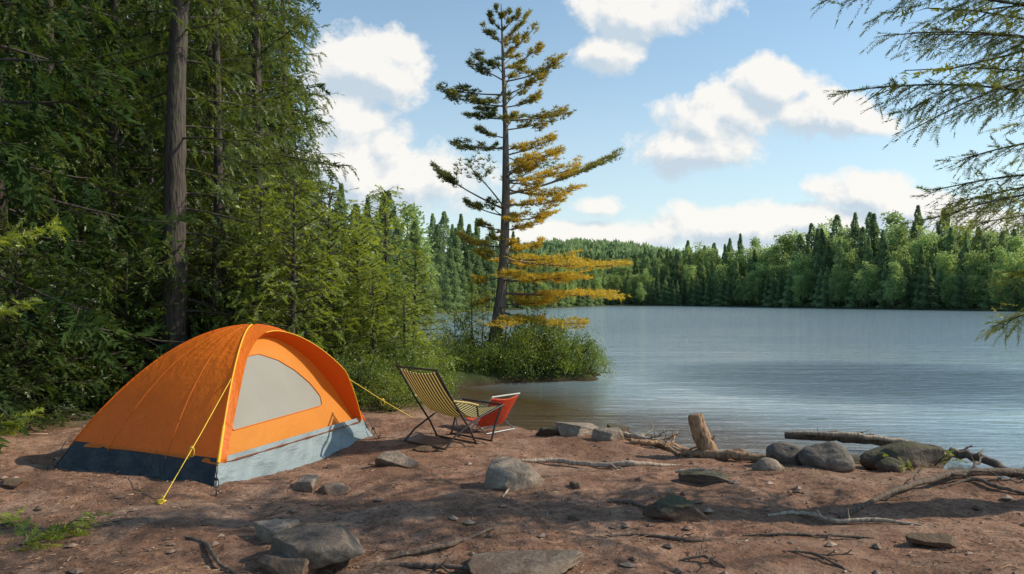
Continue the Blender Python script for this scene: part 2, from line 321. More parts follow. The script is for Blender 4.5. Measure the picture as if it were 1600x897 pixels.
# ------------------------------------------------------------ near forest
NK=dict(nl=.058,nw=.022,fl=.2,hang=.75,k=8,dens=1.55)
M0=spruce(1,12,2.2,1.3,.20,lean=(.035,0),nb=135,dead=18,avoid=True,av=.72,twd=7,T=.35,**NK)
M1=spruce(2,12,1.9,.6,.11,nb=135,dead=8,T=.35,**NK); M2=spruce(3,12,2.3,.8,.13,nb=140,dead=10,T=.3,elb=-.25,**NK); M3=spruce(4,12,1.75,.4,.10,nb=150,dead=5,T=.5,elb=-.1,**NK)
M4=spruce(5,11,1.4,1.2,.09,nb=95,dead=18,T=.4,avoid=True,av=.7,**NK)
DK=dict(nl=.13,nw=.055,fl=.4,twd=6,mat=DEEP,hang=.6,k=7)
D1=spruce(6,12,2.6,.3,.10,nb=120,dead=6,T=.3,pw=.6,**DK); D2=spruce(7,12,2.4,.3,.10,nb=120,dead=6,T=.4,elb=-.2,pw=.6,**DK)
x=atY(264,12); put('spruce_tree',M0,(x,12,gz(x,12)),0,1,'tall spruce with the thickest bare dark trunk right behind the orange tent','tree')
x=atY(337,12.9); put('spruce_tree',M4,(x,12.9,gz(x,12.9)),0,1,'slim bare trunked spruce just right of the thickest trunk behind the tent','tree')
near=[(176,14,M2,1,'spruce left of the thickest trunk, its own dark trunk showing between two green crowns'),(80,13.2,M1,1,'full green spruce standing behind the left end of the tent'),(-5,11.3,M2,.95,'dark spruce cut by the left edge of the photo'),
(398,15.,M3,1.14,'sunlit green spruce at the right edge of the tall forest, beside the open sky'),(442,19,M3,1.05,'spruce peeking out behind the rightmost tall spruce, next to the white cloud'),(330,15.8,M1,1.05,'drooping green spruce between the slim bare trunk and the sunlit edge spruce')]
for i,(px,Yd,M,sc,lb) in enumerate(near):
    x=atY(px,Yd); put('spruce_tree',M,(x,Yd,gz(x,Yd)),i*1.7,sc,lb,'tree')
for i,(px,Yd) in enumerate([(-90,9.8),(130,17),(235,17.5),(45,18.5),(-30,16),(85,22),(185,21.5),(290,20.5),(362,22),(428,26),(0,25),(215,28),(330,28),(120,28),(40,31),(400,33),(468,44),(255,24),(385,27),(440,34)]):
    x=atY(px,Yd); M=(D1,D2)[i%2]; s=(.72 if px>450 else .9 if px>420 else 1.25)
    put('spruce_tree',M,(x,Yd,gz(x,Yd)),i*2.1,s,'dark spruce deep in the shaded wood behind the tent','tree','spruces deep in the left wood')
BK=dict(nl=.05,nw=.019,fl=.17,mat=BRI,k=8,dens=1.15)
B1=spruce(11,3.2,1.0,.05,.045,nb=95,dead=0,twd=9,T=.4,elb=.0,pw=.85,hang=.4,**BK); B2=spruce(12,3.0,1.2,.05,.04,nb=90,dead=0,twd=9,T=.45,elb=.05,pw=.75,hang=.35,**BK)
B3=spruce(13,2.4,1.35,.0,.04,nb=70,dead=0,twd=9,T=.35,elb=.1,pw=.5,hang=.3,nl=.06,nw=.024,fl=.2,mat=UND,k=8)
fl=[(455,11.8,B2,1.12,'bright green young fir rising right behind the peak of the tent'),(515,12.8,B2,1.14,'bright young fir right of the tent peak, touching the sunny shrubs'),(606,14.6,B1,1.16,'pointed young fir standing against the far shore, left of the lone pine'),
(560,13.4,B2,1.02,'wide bushy fir filling the gap left of the pointed young fir'),(646,14.2,B1,.8,'short fir at the water left of the peninsula'),(405,12.4,B1,1.05,'young fir directly above the tent ridge'),(352,13.6,B2,1.15,'young fir between the two bare trunks behind the tent'),(585,12.4,B2,.68,'low fir above the right corner of the tent'),(630,12.5,B1,.58,'knee high fir behind the striped chair')]
for i,(px,Yd,M,s,lb) in enumerate(fl):
    x=atY(px,Yd); put('fir_sapling',M,(x,Yd,gz(x,Yd)),i*1.3,s,lb,'young fir tree')
x=atY(738,18.2); put('fir_sapling',B1,(x,18.2,gz(x,18.2)),2.,(.42,.42,.62),'small slender fir on the peninsula just left of the lone pine','young fir tree')
S1=shrub(21,.8,1.1,85,85,.045,SHR,.35); S2=shrub(22,.9,.95,95,85,.042,SHR,.45)
for i,(px,Yd,M,s,lb) in enumerate([(600,12.0,S1,.8,'sunlit leafy shrub right of the tent, above its right corner'),(645,12.2,S2,.72,'sunlit leafy shrub behind the striped chair'),(606,11.1,S2,.55,'low leafy bush just left of the striped chair back'),(662,13.4,S1,.65,'leafy bush at the water edge behind the striped chair'),(556,11.3,S1,.7,'leafy shrub touching the right slope of the tent'),(655,15.6,S2,.8,'leafy bush where the peninsula joins the bank')]):
    x=atY(px,Yd); put('leafy_shrub',M,(x,Yd,gz(x,Yd)),i*1.1,s,lb,'shrub',None,('stem','foliage'))
for i,(px,Yd) in enumerate([(-30,9.4),(25,9.9),(85,10.6),(140,11.2),(195,11.7),(235,12.6),(-60,10.6),(20,11.8),(100,12.8),(300,13.2),(160,13.4),(380,13.4),(440,13.8),(500,13.8)]):
    x=atY(px,Yd); s=.62+.42*((i*37%10)/10); put('fir_bush',B3,(x,Yd,gz(x,Yd)-.03),i*1.9,s,'low dark green fir bush in the shaded undergrowth behind the tent','fir bush','fir undergrowth behind the tent')
for i,(px,Yd,s,lb) in enumerate([(690,17.3,.75,'leftmost green shrub on the peninsula'),(742,17.3,.7,'shrub on the peninsula just left of the pine trunk'),(792,17.4,.82,'shrub at the foot of the pine, right of its trunk'),(838,17.6,1.1,'tallest round shrub on the peninsula, right of the pine'),(880,17.8,.98,'shrub on the peninsula, second from its right end'),(910,18.0,.78,'small shrub at the right tip of the peninsula'),(820,18.6,1.25,'shrub on the far side of the peninsula behind the round shrubs'),(715,19,.85,'shrub on the far side of the peninsula left of the pine')]):
    x=atY(px,Yd); put('leafy_shrub',(S1,S2)[i%2],(x,Yd,min(gz(x,Yd),0)-.12),i*.9,(s,s,s*1.05),lb,'shrub',None,('stem','foliage'))
# ------------------------------------------------------------ lone pine
rng=np.random.default_rng(77); YP=18.6; bx=atY(772,YP); bz=gz(bx,YP)
def pl(px,py,dy=0.): return np.array([(px-800)/F*YP-bx,dy,CH-(py-HZ)/F*YP-bz])
tr=[(769,575),(771,545),(778,500),(784,450),(788,400),(791,300),(790,200),(786,100),(783,6)]; tpts=np.array([pl(*q) for q in tr]); trr=np.array([.23,.18,.15,.13,.115,.09,.065,.04,.01])
wood=MB(); fol=MB(); wood.tube(tpts,trr,12,rough=.04,rng=rng)
tpy=np.array([q[1] for q in tr])[::-1]; tpx=np.array([q[0] for q in tr])[::-1]
def pbranch(py,tx,ty,dy,t0,gold,w=.24,dn=1.):
    a=pl(float(np.interp(py,tpy,tpx)),py); e=pl(tx,ty,dy); ln=np.linalg.norm(e-a); s=np.linspace(0,1,7)
    p=a+(e-a)*s[:,None]; p[:,2]-=.05*ln*np.sin(s*math.pi)*rng.uniform(.0,1.2); sd=nrm(np.cross(e-a,[0,0,1.]))
    p+=sd*(rng.uniform(-.1,.1)*ln*np.sin(s*3))[:,None]; wood.tube(p,(.009+.008*ln)*(1-.85*s)+.003,5,cap=False)
    nc=max(5,int(ln*11*dn)); tc_=rng.uniform(t0,1.,nc); cl_=rng.integers(0,nc,int((ln*95+16)*dn)); n=len(cl_)
    t=np.clip(tc_[cl_]+rng.normal(0,.05,n),0,1.03); q=np.stack([np.interp(t,s,p[:,i]) for i in range(3)],1)
    lc=rng.uniform(-1,1,nc)[cl_]; lat=(lc+rng.normal(0,.25,n))*w*ln*(np.sin(np.clip((t-t0)/(1-t0+.01),0,1)*2.5)+.3); q+=sd*lat[:,None]; q[:,2]+=rng.normal(0,.022,n)+.03+rng.normal(0,.045,nc)[cl_]
    j=rng.integers(0,n,n//5); b0=np.stack([np.interp(t[j]-.12,s,p[:,i]) for i in range(3)],1); needles(wood,b0,nrm(q[j]-b0),np.linalg.norm(q[j]-b0,axis=1),.010,0.,rng)
    K=10; idx=np.repeat(np.arange(n),K); out=nrm(e-a); D=nrm(out*.5+np.array([0,0,.2])+rng.standard_normal((n*K,3))*np.array([.6,.6,.32]))
    T=gold+rng.uniform(-.15,.12,nc)[cl_]+rng.uniform(-.1,.12,n); needles(fol,q[idx],D,rng.uniform(.06,.13,n*K),.017,np.repeat(T,K),rng)
BR=[(20,772,8,.1,.1),(22,798,12,.1,.15),(40,758,18,.1,.1),(42,812,20,.1,.3),(60,752,50,.1,.15),(62,828,15,.1,.35),(82,838,45,.1,.45),(95,735,84,.25,.15),(100,845,75,.25,.5),(118,733,102,.35,.1),(120,882,95,.4,.4),
(140,686,142,.4,.1),(142,852,118,.3,.45),(158,700,155,.35,.15),(160,850,146,.4,.4),(178,722,178,.3,.15),(180,903,168,.35,.3),(195,852,190,.3,.45),(208,745,206,.4,.15),(225,706,222,.4,.1),(235,868,216,.3,.7),(250,878,240,.25,.8),(265,845,258,.2,.8),
(275,905,262,.25,.85),(296,976,231,.5,.25),(288,905,292,.2,.85),(320,676,264,.72,.1),(312,882,312,.2,.9),(330,728,318,.6,.15),(335,870,330,.2,.9),(352,745,350,.45,.3),(352,845,350,.25,.85),(378,716,370,.4,.55),
(398,975,414,.25,.85),(402,900,400,.15,.9),(385,850,380,.2,.9),(392,742,395,.4,.7),(415,880,436,.2,.85),(425,738,440,.4,.65),(432,920,432,.25,.9),(450,966,462,.35,.9),(455,738,478,.45,.6),(478,915,505,.35,.8),(468,870,470,.35,.8),(492,850,500,.4,.75)]
for (a,tx,ty,t0,gd) in BR:
    ln=abs(tx-785)/F*YP; pbranch(a+8,tx,ty,rng.uniform(-.35,.35)*ln,t0,gd,dn=1.1 if gd<.6 else 1.35,w=.22 if gd<.6 else .3)
    if ln>.8:
        sg=rng.choice([-1,1]); f=rng.uniform(.15,.5); x2=785+(tx-785)*f; pbranch(a+rng.uniform(-6,10),x2,ty+rng.uniform(-4,6),sg*ln*rng.uniform(.5,.8),max(.45,t0),gd*.85,dn=.6)
t=empty('pine_tree',(bx,YP,bz),0,'lone tall pine with golden needles standing on the shrubby peninsula in the lake','tree'); wood.build('trunk',PBARK,t); fol.build('crown',PIN,t,False)
rngS=np.random.default_rng(5)
for px,Yd,h,lb in ((752,19.5,1.9,'thin twiggy sapling left of the lone pine'),(708,18,1.3,'short twiggy sapling at the left end of the peninsula')):
    w=MB(); w.tube([(0,0,-.1),(.05,0,h*.5),(.02,0,h)],[.02,.013,.004],5); f2=MB()
    for i in range(26):
        z=rngS.uniform(.2,1)*h; az=rngS.uniform(0,6.28); l=.5*(1.1-z/h)+.1; p=limb(np.array([.03,0,z]),az,l,.4,.1,rngS); w.tube(p,np.linspace(.008,.002,6),4,cap=False); q=p[rngS.integers(2,6,22)]+rngS.standard_normal((22,3))*.05; leaves(f2,q,nrm(rngS.standard_normal((22,3))),.06,.035,.5,rngS)
    x=atY(px,Yd); t=empty('sapling',(x,Yd,gz(x,Yd)),0,lb,'sapling'); w.build('trunk',PBARK,t); f2.build('crown',BRI,t,False)
# ------------------------------------------------------------ right overhanging tree (trunk just off frame)
rng=np.random.default_rng(9); TX,TY=5.6,6.1; tz=gz(TX,TY); wood=MB(); fol=MB()
wood.tube([(0,0,-.3),(0,0,0),(.03,0,.4),(.05,.02,3),(0,0,6),(0,.05,9)],[.26,.22,.18,.15,.1,.02],12,rough=.04,rng=rng)
def rb(z,tx,ty,yt,ts=.25,dn=1.,up=.1):
    a=np.array([0,0,z]); e=P3(tx,ty,yt)-np.array([TX,TY,tz]); ln=np.linalg.norm(e-a); s=np.linspace(0,1,9)[:,None]; p=a+(e-a)*s; p[:,2]+=up*ln*np.sin(s[:,0]*math.pi)
    p[:,1]+=.04*ln*np.sin(s[:,0]*5); branch(wood,fol,p,.014,rng,.034,.008,.15,13,ts,.45,dn,.35,.32,14)
for a in [(3.0,1297,150,6.0,.25,1.7,.06),(3.7,1288,6,5.8,.25,1.5,.05),(3.9,1345,-40,6.2,.25,1.5,.05),(3.5,1372,62,6.4,.25,1.4,.05),(3.6,1440,60,6.2,.25,1.7,.02),(3.2,1418,205,5.6,.25,1.6,.12),(3.1,1500,110,6.6,.25,1.7,.05),(2.4,1448,300,6.1,.3,1.7,.08),(2.2,1442,345,5.8,.3,1.7,.1),(2.7,1498,250,6.3,.3,1.7,.1),(2.3,1520,350,6.6,.3,1.7,.05),
  (1.55,1552,506,6.2,.4,1.8,.1),(1.95,1572,432,6.1,.4,1.8,.05),(4.3,1400,-110,5.9,.3,1,0),(4.1,1500,-50,6.8,.3,1,0),(3.4,1480,20,6.5,.3,1.6,.05),(2.6,1470,322,6.5,.3,1.6,.05)]: rb(*a)
for i in range(40):
    h=3.9+i*.12; az=rng.uniform(0,6.283); branch(wood,fol,limb(np.array([0,0,h]),az,(2.4-.045*i)*rng.uniform(.6,1.1),.05,.2,rng),.02,rng,.08,.03,.22,6,.25,.3,.7,.25)
t=empty('conifer_tree',(TX,TY,tz),0,'conifer reaching into the top right corner with long thin needled branches over the lake','tree'); wood.build('trunk',BARK,t); fol.build('crown',HEM,t,False)
for i,(x,y) in enumerate([(9.6,3.9),(7.2,2.0)]):
    put('spruce_tree',(M4,M4)[i],(x,y,gz(x,y)),i*2.+1,.8,'spruce outside the right edge that shades the foreground','tree','spruces right of the clearing')
# ------------------------------------------------------------ far shore trees
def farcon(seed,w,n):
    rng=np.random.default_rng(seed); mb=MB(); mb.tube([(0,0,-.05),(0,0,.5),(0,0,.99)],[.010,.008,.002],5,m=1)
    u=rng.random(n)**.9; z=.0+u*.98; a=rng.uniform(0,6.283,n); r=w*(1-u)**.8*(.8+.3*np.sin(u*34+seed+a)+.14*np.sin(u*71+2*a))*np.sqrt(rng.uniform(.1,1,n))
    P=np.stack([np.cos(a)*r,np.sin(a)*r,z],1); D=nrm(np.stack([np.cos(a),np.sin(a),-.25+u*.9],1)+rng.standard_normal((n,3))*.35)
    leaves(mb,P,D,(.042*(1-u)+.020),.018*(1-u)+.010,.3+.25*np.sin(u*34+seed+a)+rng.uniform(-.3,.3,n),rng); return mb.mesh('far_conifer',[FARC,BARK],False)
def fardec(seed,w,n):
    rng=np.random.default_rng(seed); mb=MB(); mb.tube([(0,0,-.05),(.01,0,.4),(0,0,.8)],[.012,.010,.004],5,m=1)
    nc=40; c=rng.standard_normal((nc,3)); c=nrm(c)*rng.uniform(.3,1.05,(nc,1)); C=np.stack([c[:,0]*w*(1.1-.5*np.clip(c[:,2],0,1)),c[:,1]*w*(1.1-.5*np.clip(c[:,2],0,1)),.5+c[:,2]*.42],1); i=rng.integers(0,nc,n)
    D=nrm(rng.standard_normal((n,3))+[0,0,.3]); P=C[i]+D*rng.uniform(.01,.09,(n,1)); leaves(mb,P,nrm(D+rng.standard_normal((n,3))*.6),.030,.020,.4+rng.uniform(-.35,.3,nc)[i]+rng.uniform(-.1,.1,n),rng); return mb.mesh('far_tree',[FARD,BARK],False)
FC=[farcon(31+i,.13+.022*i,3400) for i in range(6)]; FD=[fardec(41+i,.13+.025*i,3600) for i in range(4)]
TOPX=[400,520,560,600,650,700,750,800,860,900,950,1000,1050,1100,1150,1200,1250,1300,1350,1400,1450,1500,1550,1600,1720]
TOPY=[290,300,302,288,318,332,352,364,386,396,406,396,386,374,374,366,352,336,326,329,332,338,343,346,348]
R=random.Random(12); cnt=0
for row in range(5):
    px=505+row*7.
    while px<1660:
        r=(px-800)/F; yy=np.arange(60,240,1.); sdv=sdland(r*yy,yy); lake=np.where(sdv<0)[0]
        ys=yy[lake[-1]]+1 if len(lake) else 62
        if px<600: ys=max(62,ys)
        Yd=ys+2.+row*5+R.uniform(-1.5,2); x=r*Yd; g0=gz(x,Yd); k=(.48,.70,.86,.98,1.06)[row]*R.uniform(.9,1.06)
        top=CH+(HZ-np.interp(px,TOPX,TOPY))/F*Yd; hgt=max(3.2,top*k-g0*(1 if row>1 else .3))
        dec=R.random()<(.1 if px<800 else .24 if px<1180 else .38)
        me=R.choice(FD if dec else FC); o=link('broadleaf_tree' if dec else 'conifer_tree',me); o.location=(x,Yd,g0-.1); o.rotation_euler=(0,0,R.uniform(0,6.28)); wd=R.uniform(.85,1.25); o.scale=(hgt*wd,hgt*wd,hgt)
        side='left bank behind the pine' if px<800 else 'distant middle shore' if px<1180 else 'far right shore'
        tag(o,('rounded light green broadleaf tree' if dec else 'pointed dark green conifer')+' on the '+side,'tree',('broadleaf trees' if dec else 'conifers')+' on the '+side); cnt+=1
        px+=R.uniform(.75,1.25)*((hgt*.22 if not dec else hgt*.27)/Yd*F)
print('far trees',cnt)
rr=np.random.default_rng(8); mb=MB()
for i in range(520):
    x=rr.uniform(-15,110); y=375+rr.uniform(0,60); z=gz(x,y); h=rr.uniform(7,11); n=22; a=rr.uniform(0,6.28,n); P=np.stack([x+np.cos(a)*1.5,y+np.sin(a)*1.5,z+rr.uniform(0,h*.7,n)],1); leaves(mb,P,nrm(rr.standard_normal((n,3))*.4+[0,0,1]),3.,1.4,.3,rr)
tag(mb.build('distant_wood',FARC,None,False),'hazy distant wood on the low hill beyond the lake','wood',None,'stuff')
# ------------------------------------------------------------ rocks
def rock(px,py,wpx,hpx,label,mat,seed,dep=.8,cuts=9,rz=0.,sink=.35):
    x,y=at(px,py); d=wpx/F*y; h=hpx/F*y; rnd=random.Random(seed); ang=cuts>5
    h=max(.30*h,h-d*dep*1.6/y*.66) if ang else h*.9
    bm=bmesh.new(); bmesh.ops.create_icosphere(bm,subdivisions=5 if wpx>60 else 4,radius=1.)
    pl_=[]
    for i in range(cuts):
        n=Vector((rnd.gauss(0,1),rnd.gauss(0,1),rnd.gauss(.35,.6))).normalized(); pl_.append((n,rnd.uniform(.38,.72) if ang else rnd.uniform(.78,.92)))
    if ang: pl_.append((Vector((rnd.uniform(-.25,.25),rnd.uniform(-.35,.05),1)).normalized(),.34))
    am=.06 if ang else .16
    for v in bm.verts:
        p=v.co.copy()
        for n,dd in pl_:
            k=p.dot(n)-dd
            if k>0: p-=n*k*.985
        q=p*1.5+Vector((seed*3.1,0,0)); p+=p.normalized()*(am*mn.noise(q)+.035*mn.noise(q*3)+.015*mn.noise(q*8)); v.co=p
    xs=[v.co.x for v in bm.verts];ys=[v.co.y for v in bm.verts];zs=[v.co.z for v in bm.verts]; sx=d/(max(xs)-min(xs)); sy=d*dep/(max(ys)-min(ys)); sz=h*(1+sink)/(max(zs)-min(zs))
    mx,my,z0=(max(xs)+min(xs))/2,(max(ys)+min(ys))/2,min(zs)
    for v in bm.verts: v.co=Vector(((v.co.x-mx)*sx,(v.co.y-my)*sy,(v.co.z-z0)*sz-h*sink))
    me=bpy.data.meshes.new('rock'); bm.to_mesh(me); bm.free(); me.materials.append(mat)
    me.polygons.foreach_set('use_smooth',[True]*len(me.polygons)); y2=y+d*dep*.42; x2=(px-800)/F*y2
    o=link('rock',me); o.location=(x2,y2,max(gz(x2,y2),-.12)-.012); o.rotation_euler=(0,0,rz); return tag(o,label,'rock')
rocks=[(500,886,156,84,'big dark cracked rock in the foreground below the tent',RKG,1,.85,16),(434,852,78,44,'paler rock leaning on the back left of the big cracked rock',RKP,2,.8,12),(446,895,92,44,'low dark slab at the front left of the big cracked rock',RKG,3,.6,12),
(825,908,196,58,'wide flat slab cut by the bottom edge of the photo',RKG,4,.65,12),(803,770,100,56,'pale angular rock in the middle of the clearing',RKP,5,.75,14),(1056,812,104,48,'dark pointed slab right of the middle of the clearing',RKD,6,.55,14),
(1290,738,84,50,'round grey boulder at the shore, right one of the touching pair',RKB,7,.8,3),(1230,728,66,42,'round grey boulder at the shore, left one of the touching pair',RKB,8,.8,3),(1414,732,150,48,'long dark mossy boulder at the water on the right',RKD,9,.45,3),
(1390,740,44,26,'small dark stone in front of the long mossy boulder',RKD,10,.8,3),(1200,740,50,24,'small flat grey stone in front of the boulder pair',RKP,11,.7,4),(622,728,72,30,'low pale stone on the path right of the tent corner',RKP,12,.8,8),
(476,766,42,28,'small pale stone near the front corner of the tent, left of two',RKP,13,.8,8),(522,769,56,22,'flat pale stone near the front corner of the tent, right of two',RKP,14,.7,8),(905,686,76,26,'flat pale shore stone right of the red chair',RKP,15,.7,8),
(950,692,52,22,'pale shore stone beside the driftwood pile',RKP,16,.6,8),(858,682,44,18,'small dark shore stone just right of the red chair',RKD,17,.6,8),(966,678,36,24,'dark lumpy stone at the left end of the driftwood',RKD,18,.8,7),(1100,759,80,26,'half buried mossy stone behind the dark pointed slab',RKD,19,.6,8),
(1462,852,90,32,'low dark stone at the lower right of the clearing',RKD,20,.6,9),(660,704,30,12,'thin flat stone beside the striped chair leg',RKD,21,.7,8),(898,813,22,13,'small dark stone near the middle roots',RKD,22,.8,8),(900,766,20,13,'tiny dark stone right of the pale angular rock',RKD,23,.8,8),(522,726,26,11,'tiny dark stone left of the low pale stone',RKD,24,.8,8),(1154,704,30,24,'light lump of stone beside the upright log',RKP,25,.8,4),(20,757,44,18,'dark stone in the tent shadow at the left edge',RKD,26,.7,7)]
for r in rocks: rock(*r)
# ------------------------------------------------------------ driftwood, logs and roots
def wood_piece(name,label,cat,pts,rads,mat,seed,twigs=(),sides=9,rough=.07,sc=1.):
    rng=np.random.default_rng(seed); W=[]
    for q in pts:
        e=q[2] if len(q)>2 else 0; x,y=at(q[0],q[1])
        if sdland(np.array([x]),np.array([y]))[0]<-.2: x,y=at(q[0],q[1],WZ+e); z=WZ
        else: z=max(gz(x,y),WZ)
        W.append((x,y,z+e))
    W=np.array(W); n=max(10,len(W)*5); s0=np.linspace(0,1,len(W)); s=np.linspace(0,1,n)
    P=np.stack([np.interp(s,s0,W[:,i]) for i in range(3)],1)
    for _ in range(3): P[1:-1]=.25*P[:-2]+.5*P[1:-1]+.25*P[2:]
    rd=np.interp(s,np.linspace(0,1,len(rads)),rads)*sc; P[:,2]+=rd*.4; P+=rng.standard_normal(P.shape)*rd[:,None]*.18
    b=P[0].copy(); mb=MB(); mb.tube(P-b,rd,sides,rough=rough,rng=rng)
    for (t,l,an,up) in twigs:
        i=int(t*(n-1)); tg=nrm(P[min(i+1,n-1)]-P[max(i-1,0)]); c,s_=math.cos(an),math.sin(an); d=nrm(np.array([tg[0]*c-tg[1]*s_,tg[0]*s_+tg[1]*c,up])); m_=7; q=(P[i]-b)+d*(np.linspace(0,l,m_))[:,None]; q[1:]+=rng.standard_normal((m_-1,3))*l*.03
        mb.tube(q,np.linspace(rd[i]*.6,.003,m_),6,rough=rough,rng=rng)
        for k in(2,4,5):
            d2=nrm(d+rng.standard_normal(3)*.8); mb.tube([q[k],q[k]+d2*l*.15,q[k]+d2*l*.3+[0,0,.01]],[rd[i]*.25+.002,.004,.002],4,cap=False)
    o=mb.build(name,mat); o.location=b; return tag(o,label,cat)
x,y=at(1112,708); t=MB(); rng=np.random.default_rng(4)
hh_=66/F*y; k=14; ii=np.arange(k)/(k-1); P=np.stack([-.17*ii+.01*np.sin(ii*7),.03*ii,-.06+(hh_+.06)*ii],1); t.tube(P,np.interp(ii,[0,.2,.45,.55,1],[.105,.095,.086,.092,.074]),18,rough=.035,rng=rng)
lg=empty('log',(x,y,gz(x,y)),0,'short bark covered log standing upright and leaning left on the shore','log'); t.build('bark_trunk',LOGM,lg); t2=MB(); t2.tube([P[-1]-[0,0,.004],P[-1]+[-.002,0,.008]],[.068,.052],18,rough=.05,rng=rng); t2.build('cut_end',plain('cut_wood',(.24,.15,.09)),lg)
t3=MB(); t3.tube([P[5],P[5]+[.06,-.03,.05],P[5]+[.09,-.04,.10]],[.024,.016,.008],7,rough=.04,rng=rng); t3.build('branch_stub',LOGM,lg)
wood_piece('driftwood_log','long grey driftwood trunk lying in the shallow water at the right','driftwood',[(1226,683,.1),(1300,685,.12),(1380,692,.1),(1470,703,.06)],[.045,.065,.06,.03],DRIFTD,1,[(.3,.5,.3,.1),(.15,.3,-.4,.2)])
wood_piece('driftwood_log','thin pale driftwood pole above the long trunk in the water','driftwood',[(1240,677,.2),(1330,681,.2),(1420,692,.12)],[.02,.03,.026],DRIFT,2)
wood_piece('driftwood_log','pale brown log lying on the shore left of the boulder pair','driftwood',[(1062,706,.03),(1130,713,.03),(1205,718,.03)],[.035,.05,.04],LOGM,3,[(.2,.3,.7,.3)])
wood_piece('driftwood_log','dark driftwood log reaching off the right edge at the water','driftwood',[(1484,710,.08),(1540,719,.07),(1610,729,.06),(1680,736,.04)],[.05,.042,.046,.04],DRIFTD,4,[(.1,.2,.8,.5)])
for i,(a,b_,lb,m_) in enumerate([((955,672,.03),(1070,700,.02),'thick stick at the front of the driftwood pile',DRIFT),((962,668,.08),(1055,690,.05),'dark stick across the top of the driftwood pile',DRIFTD),((985,694,.02),(1110,690,.04),'reddish stick pointing at the upright log',LOGM),((1000,676,.09),(1062,706,.01),'short slanting stick in the driftwood pile',LOGM),((970,684,.03),(1030,690,.08),'pale bent stick in the middle of the driftwood pile',DRIFT)]):
    wood_piece('driftwood_stick',lb,'stick',[a,((a[0]+b_[0])/2,(a[1]+b_[1])/2,.05),b_],[.028,.034,.015],m_,10+i,[(.5,.25,.9,.5),(.75,.2,-.7,.4)])
wood_piece('tree_root','long pale root running across the clearing behind the angular rock','root',[(815,717),(870,714,.03),(930,724,.02),(985,728,.01),(1062,722)],[.018,.026,.024,.03,.010],DRIFT,20,[(.6,.35,-.5,0)])
wood_piece('fallen_branch','big dark fallen branch with side twigs at the right edge','branch',[(1312,797,.0),(1400,775,.03),(1480,756,.05),(1560,748,.06),(1660,744,.06)],[.014,.024,.03,.036,.04],DRIFTD,21,[(.35,.5,.5,.05),(.5,.4,-.6,.1),(.65,.5,.6,.2),(.8,.4,-.5,0),(.2,.3,-.5,.0)])
wood_piece('fallen_branch','crooked grey branch lying under the big fallen branch','branch',[(1200,797),(1255,794,.02),(1310,806,.01),(1375,808,.02),(1440,816)],[.012,.018,.017,.016,.007],DRIFT,22,[(.5,.3,.6,.1),(.3,.2,-.7,.1)])
wood_piece('fallen_branch','thin dark twig near the right edge below the big branch','branch',[(1470,764),(1520,758,.03),(1560,770,.02),(1625,778)],[.008,.016,.016,.01],DRIFTD,23,[(.5,.3,.6,.1)])
wood_piece('tree_root','dark root in the foreground left of the flat slab','root',[(600,868),(650,864,.02),(705,858,.02),(772,836,.01)],[.008,.018,.017,.008],DRIFTD,24,[(.5,.2,.5,0)])
wood_piece('tree_root','curved thin root near the bottom left of the clearing','root',[(290,846),(325,860,.02),(340,880,.02),(372,897)],[.006,.014,.012,.008],DRIFTD,25)
wood_piece('tree_root','dark root left of the dark pointed slab','root',[(950,786),(985,788,.02),(1025,800)],[.01,.02,.01],DRIFTD,26)
wood_piece('tree_root','dark root at the bottom edge left of the flat slab','root',[(585,880),(660,882,.02),(740,890,.02)],[.008,.018,.014],DRIFTD,27,[(.6,.25,-.4,0)])
wood_piece('tree_root','thin root over the half buried mossy stone','root',[(1055,742,.03),(1100,744,.05),(1145,762,.01)],[.012,.016,.006],DRIFT,28,[(.5,.2,.5,.1)])
wood_piece('tree_root','thin low root crossing the dirt at the right of the flat slab','root',[(930,842),(1000,834,.012),(1080,846,.01),(1170,838)],[.006,.012,.011,.005],DRIFTD,32,[(.5,.2,.5,0)])
wood_piece('tree_root','low half buried root in the right foreground','root',[(1160,826),(1240,832,.012),(1330,826,.01),(1400,838)],[.006,.013,.011,.005],DRIFTD,33,[(.4,.2,-.5,0)])
wood_piece('fallen_twig','small forked twig at the bottom of the photo right of the slab','twig',[(1062,868),(1100,868,.03),(1135,880)],[.006,.011,.005],DRIFTD,29,[(.4,.16,.9,.5),(.6,.16,-.9,.2)])
wood_piece('fallen_twig','small pale twig in front of the pale angular rock','twig',[(785,782),(797,768,.02)],[.006,.012],DRIFT,30)
wood_piece('fallen_twig','thin twig at the lower right of the clearing','twig',[(1230,862),(1275,868,.02),(1330,890)],[.004,.01,.005],DRIFTD,31,[(.5,.2,.6,.1)])
# litter
rng=np.random.default_rng(50); mb=MB(); n=16000; yy=3.6+rng.random(n)**1.3*6.5; xx=rng.uniform(-.75,.78,n)*yy; ok=(sdland(xx,yy)>.15)&(vn(xx*1.3,yy*1.3,9)+rng.normal(0,.12,n)>.42); xx,yy=xx[ok],yy[ok]; n=len(xx)
P=np.stack([xx,yy,gh(xx,yy)+.005],1); a=rng.uniform(0,6.283,n); D=nrm(np.stack([np.cos(a),np.sin(a),rng.uniform(-.05,.2,n)],1)); needles(mb,P,D,rng.uniform(.02,.07,n)*(1+(rng.random(n)<.05)*2.5),.006,rng.random(n),rng)
tag(mb.build('needle_litter',leafmat('litter',(.045,.026,.016),(.44,.27,.15),.0,vary=0),None,False),'fallen needles and bits of twig on the brown dirt','needles',None,'stuff')
mb=MB(); n=1200; yy=3.8+rng.random(n)**1.2*6.; xx=rng.uniform(-.72,.75,n)*yy; ok=sdland(xx,yy)>.1; xx,yy=xx[ok],yy[ok]
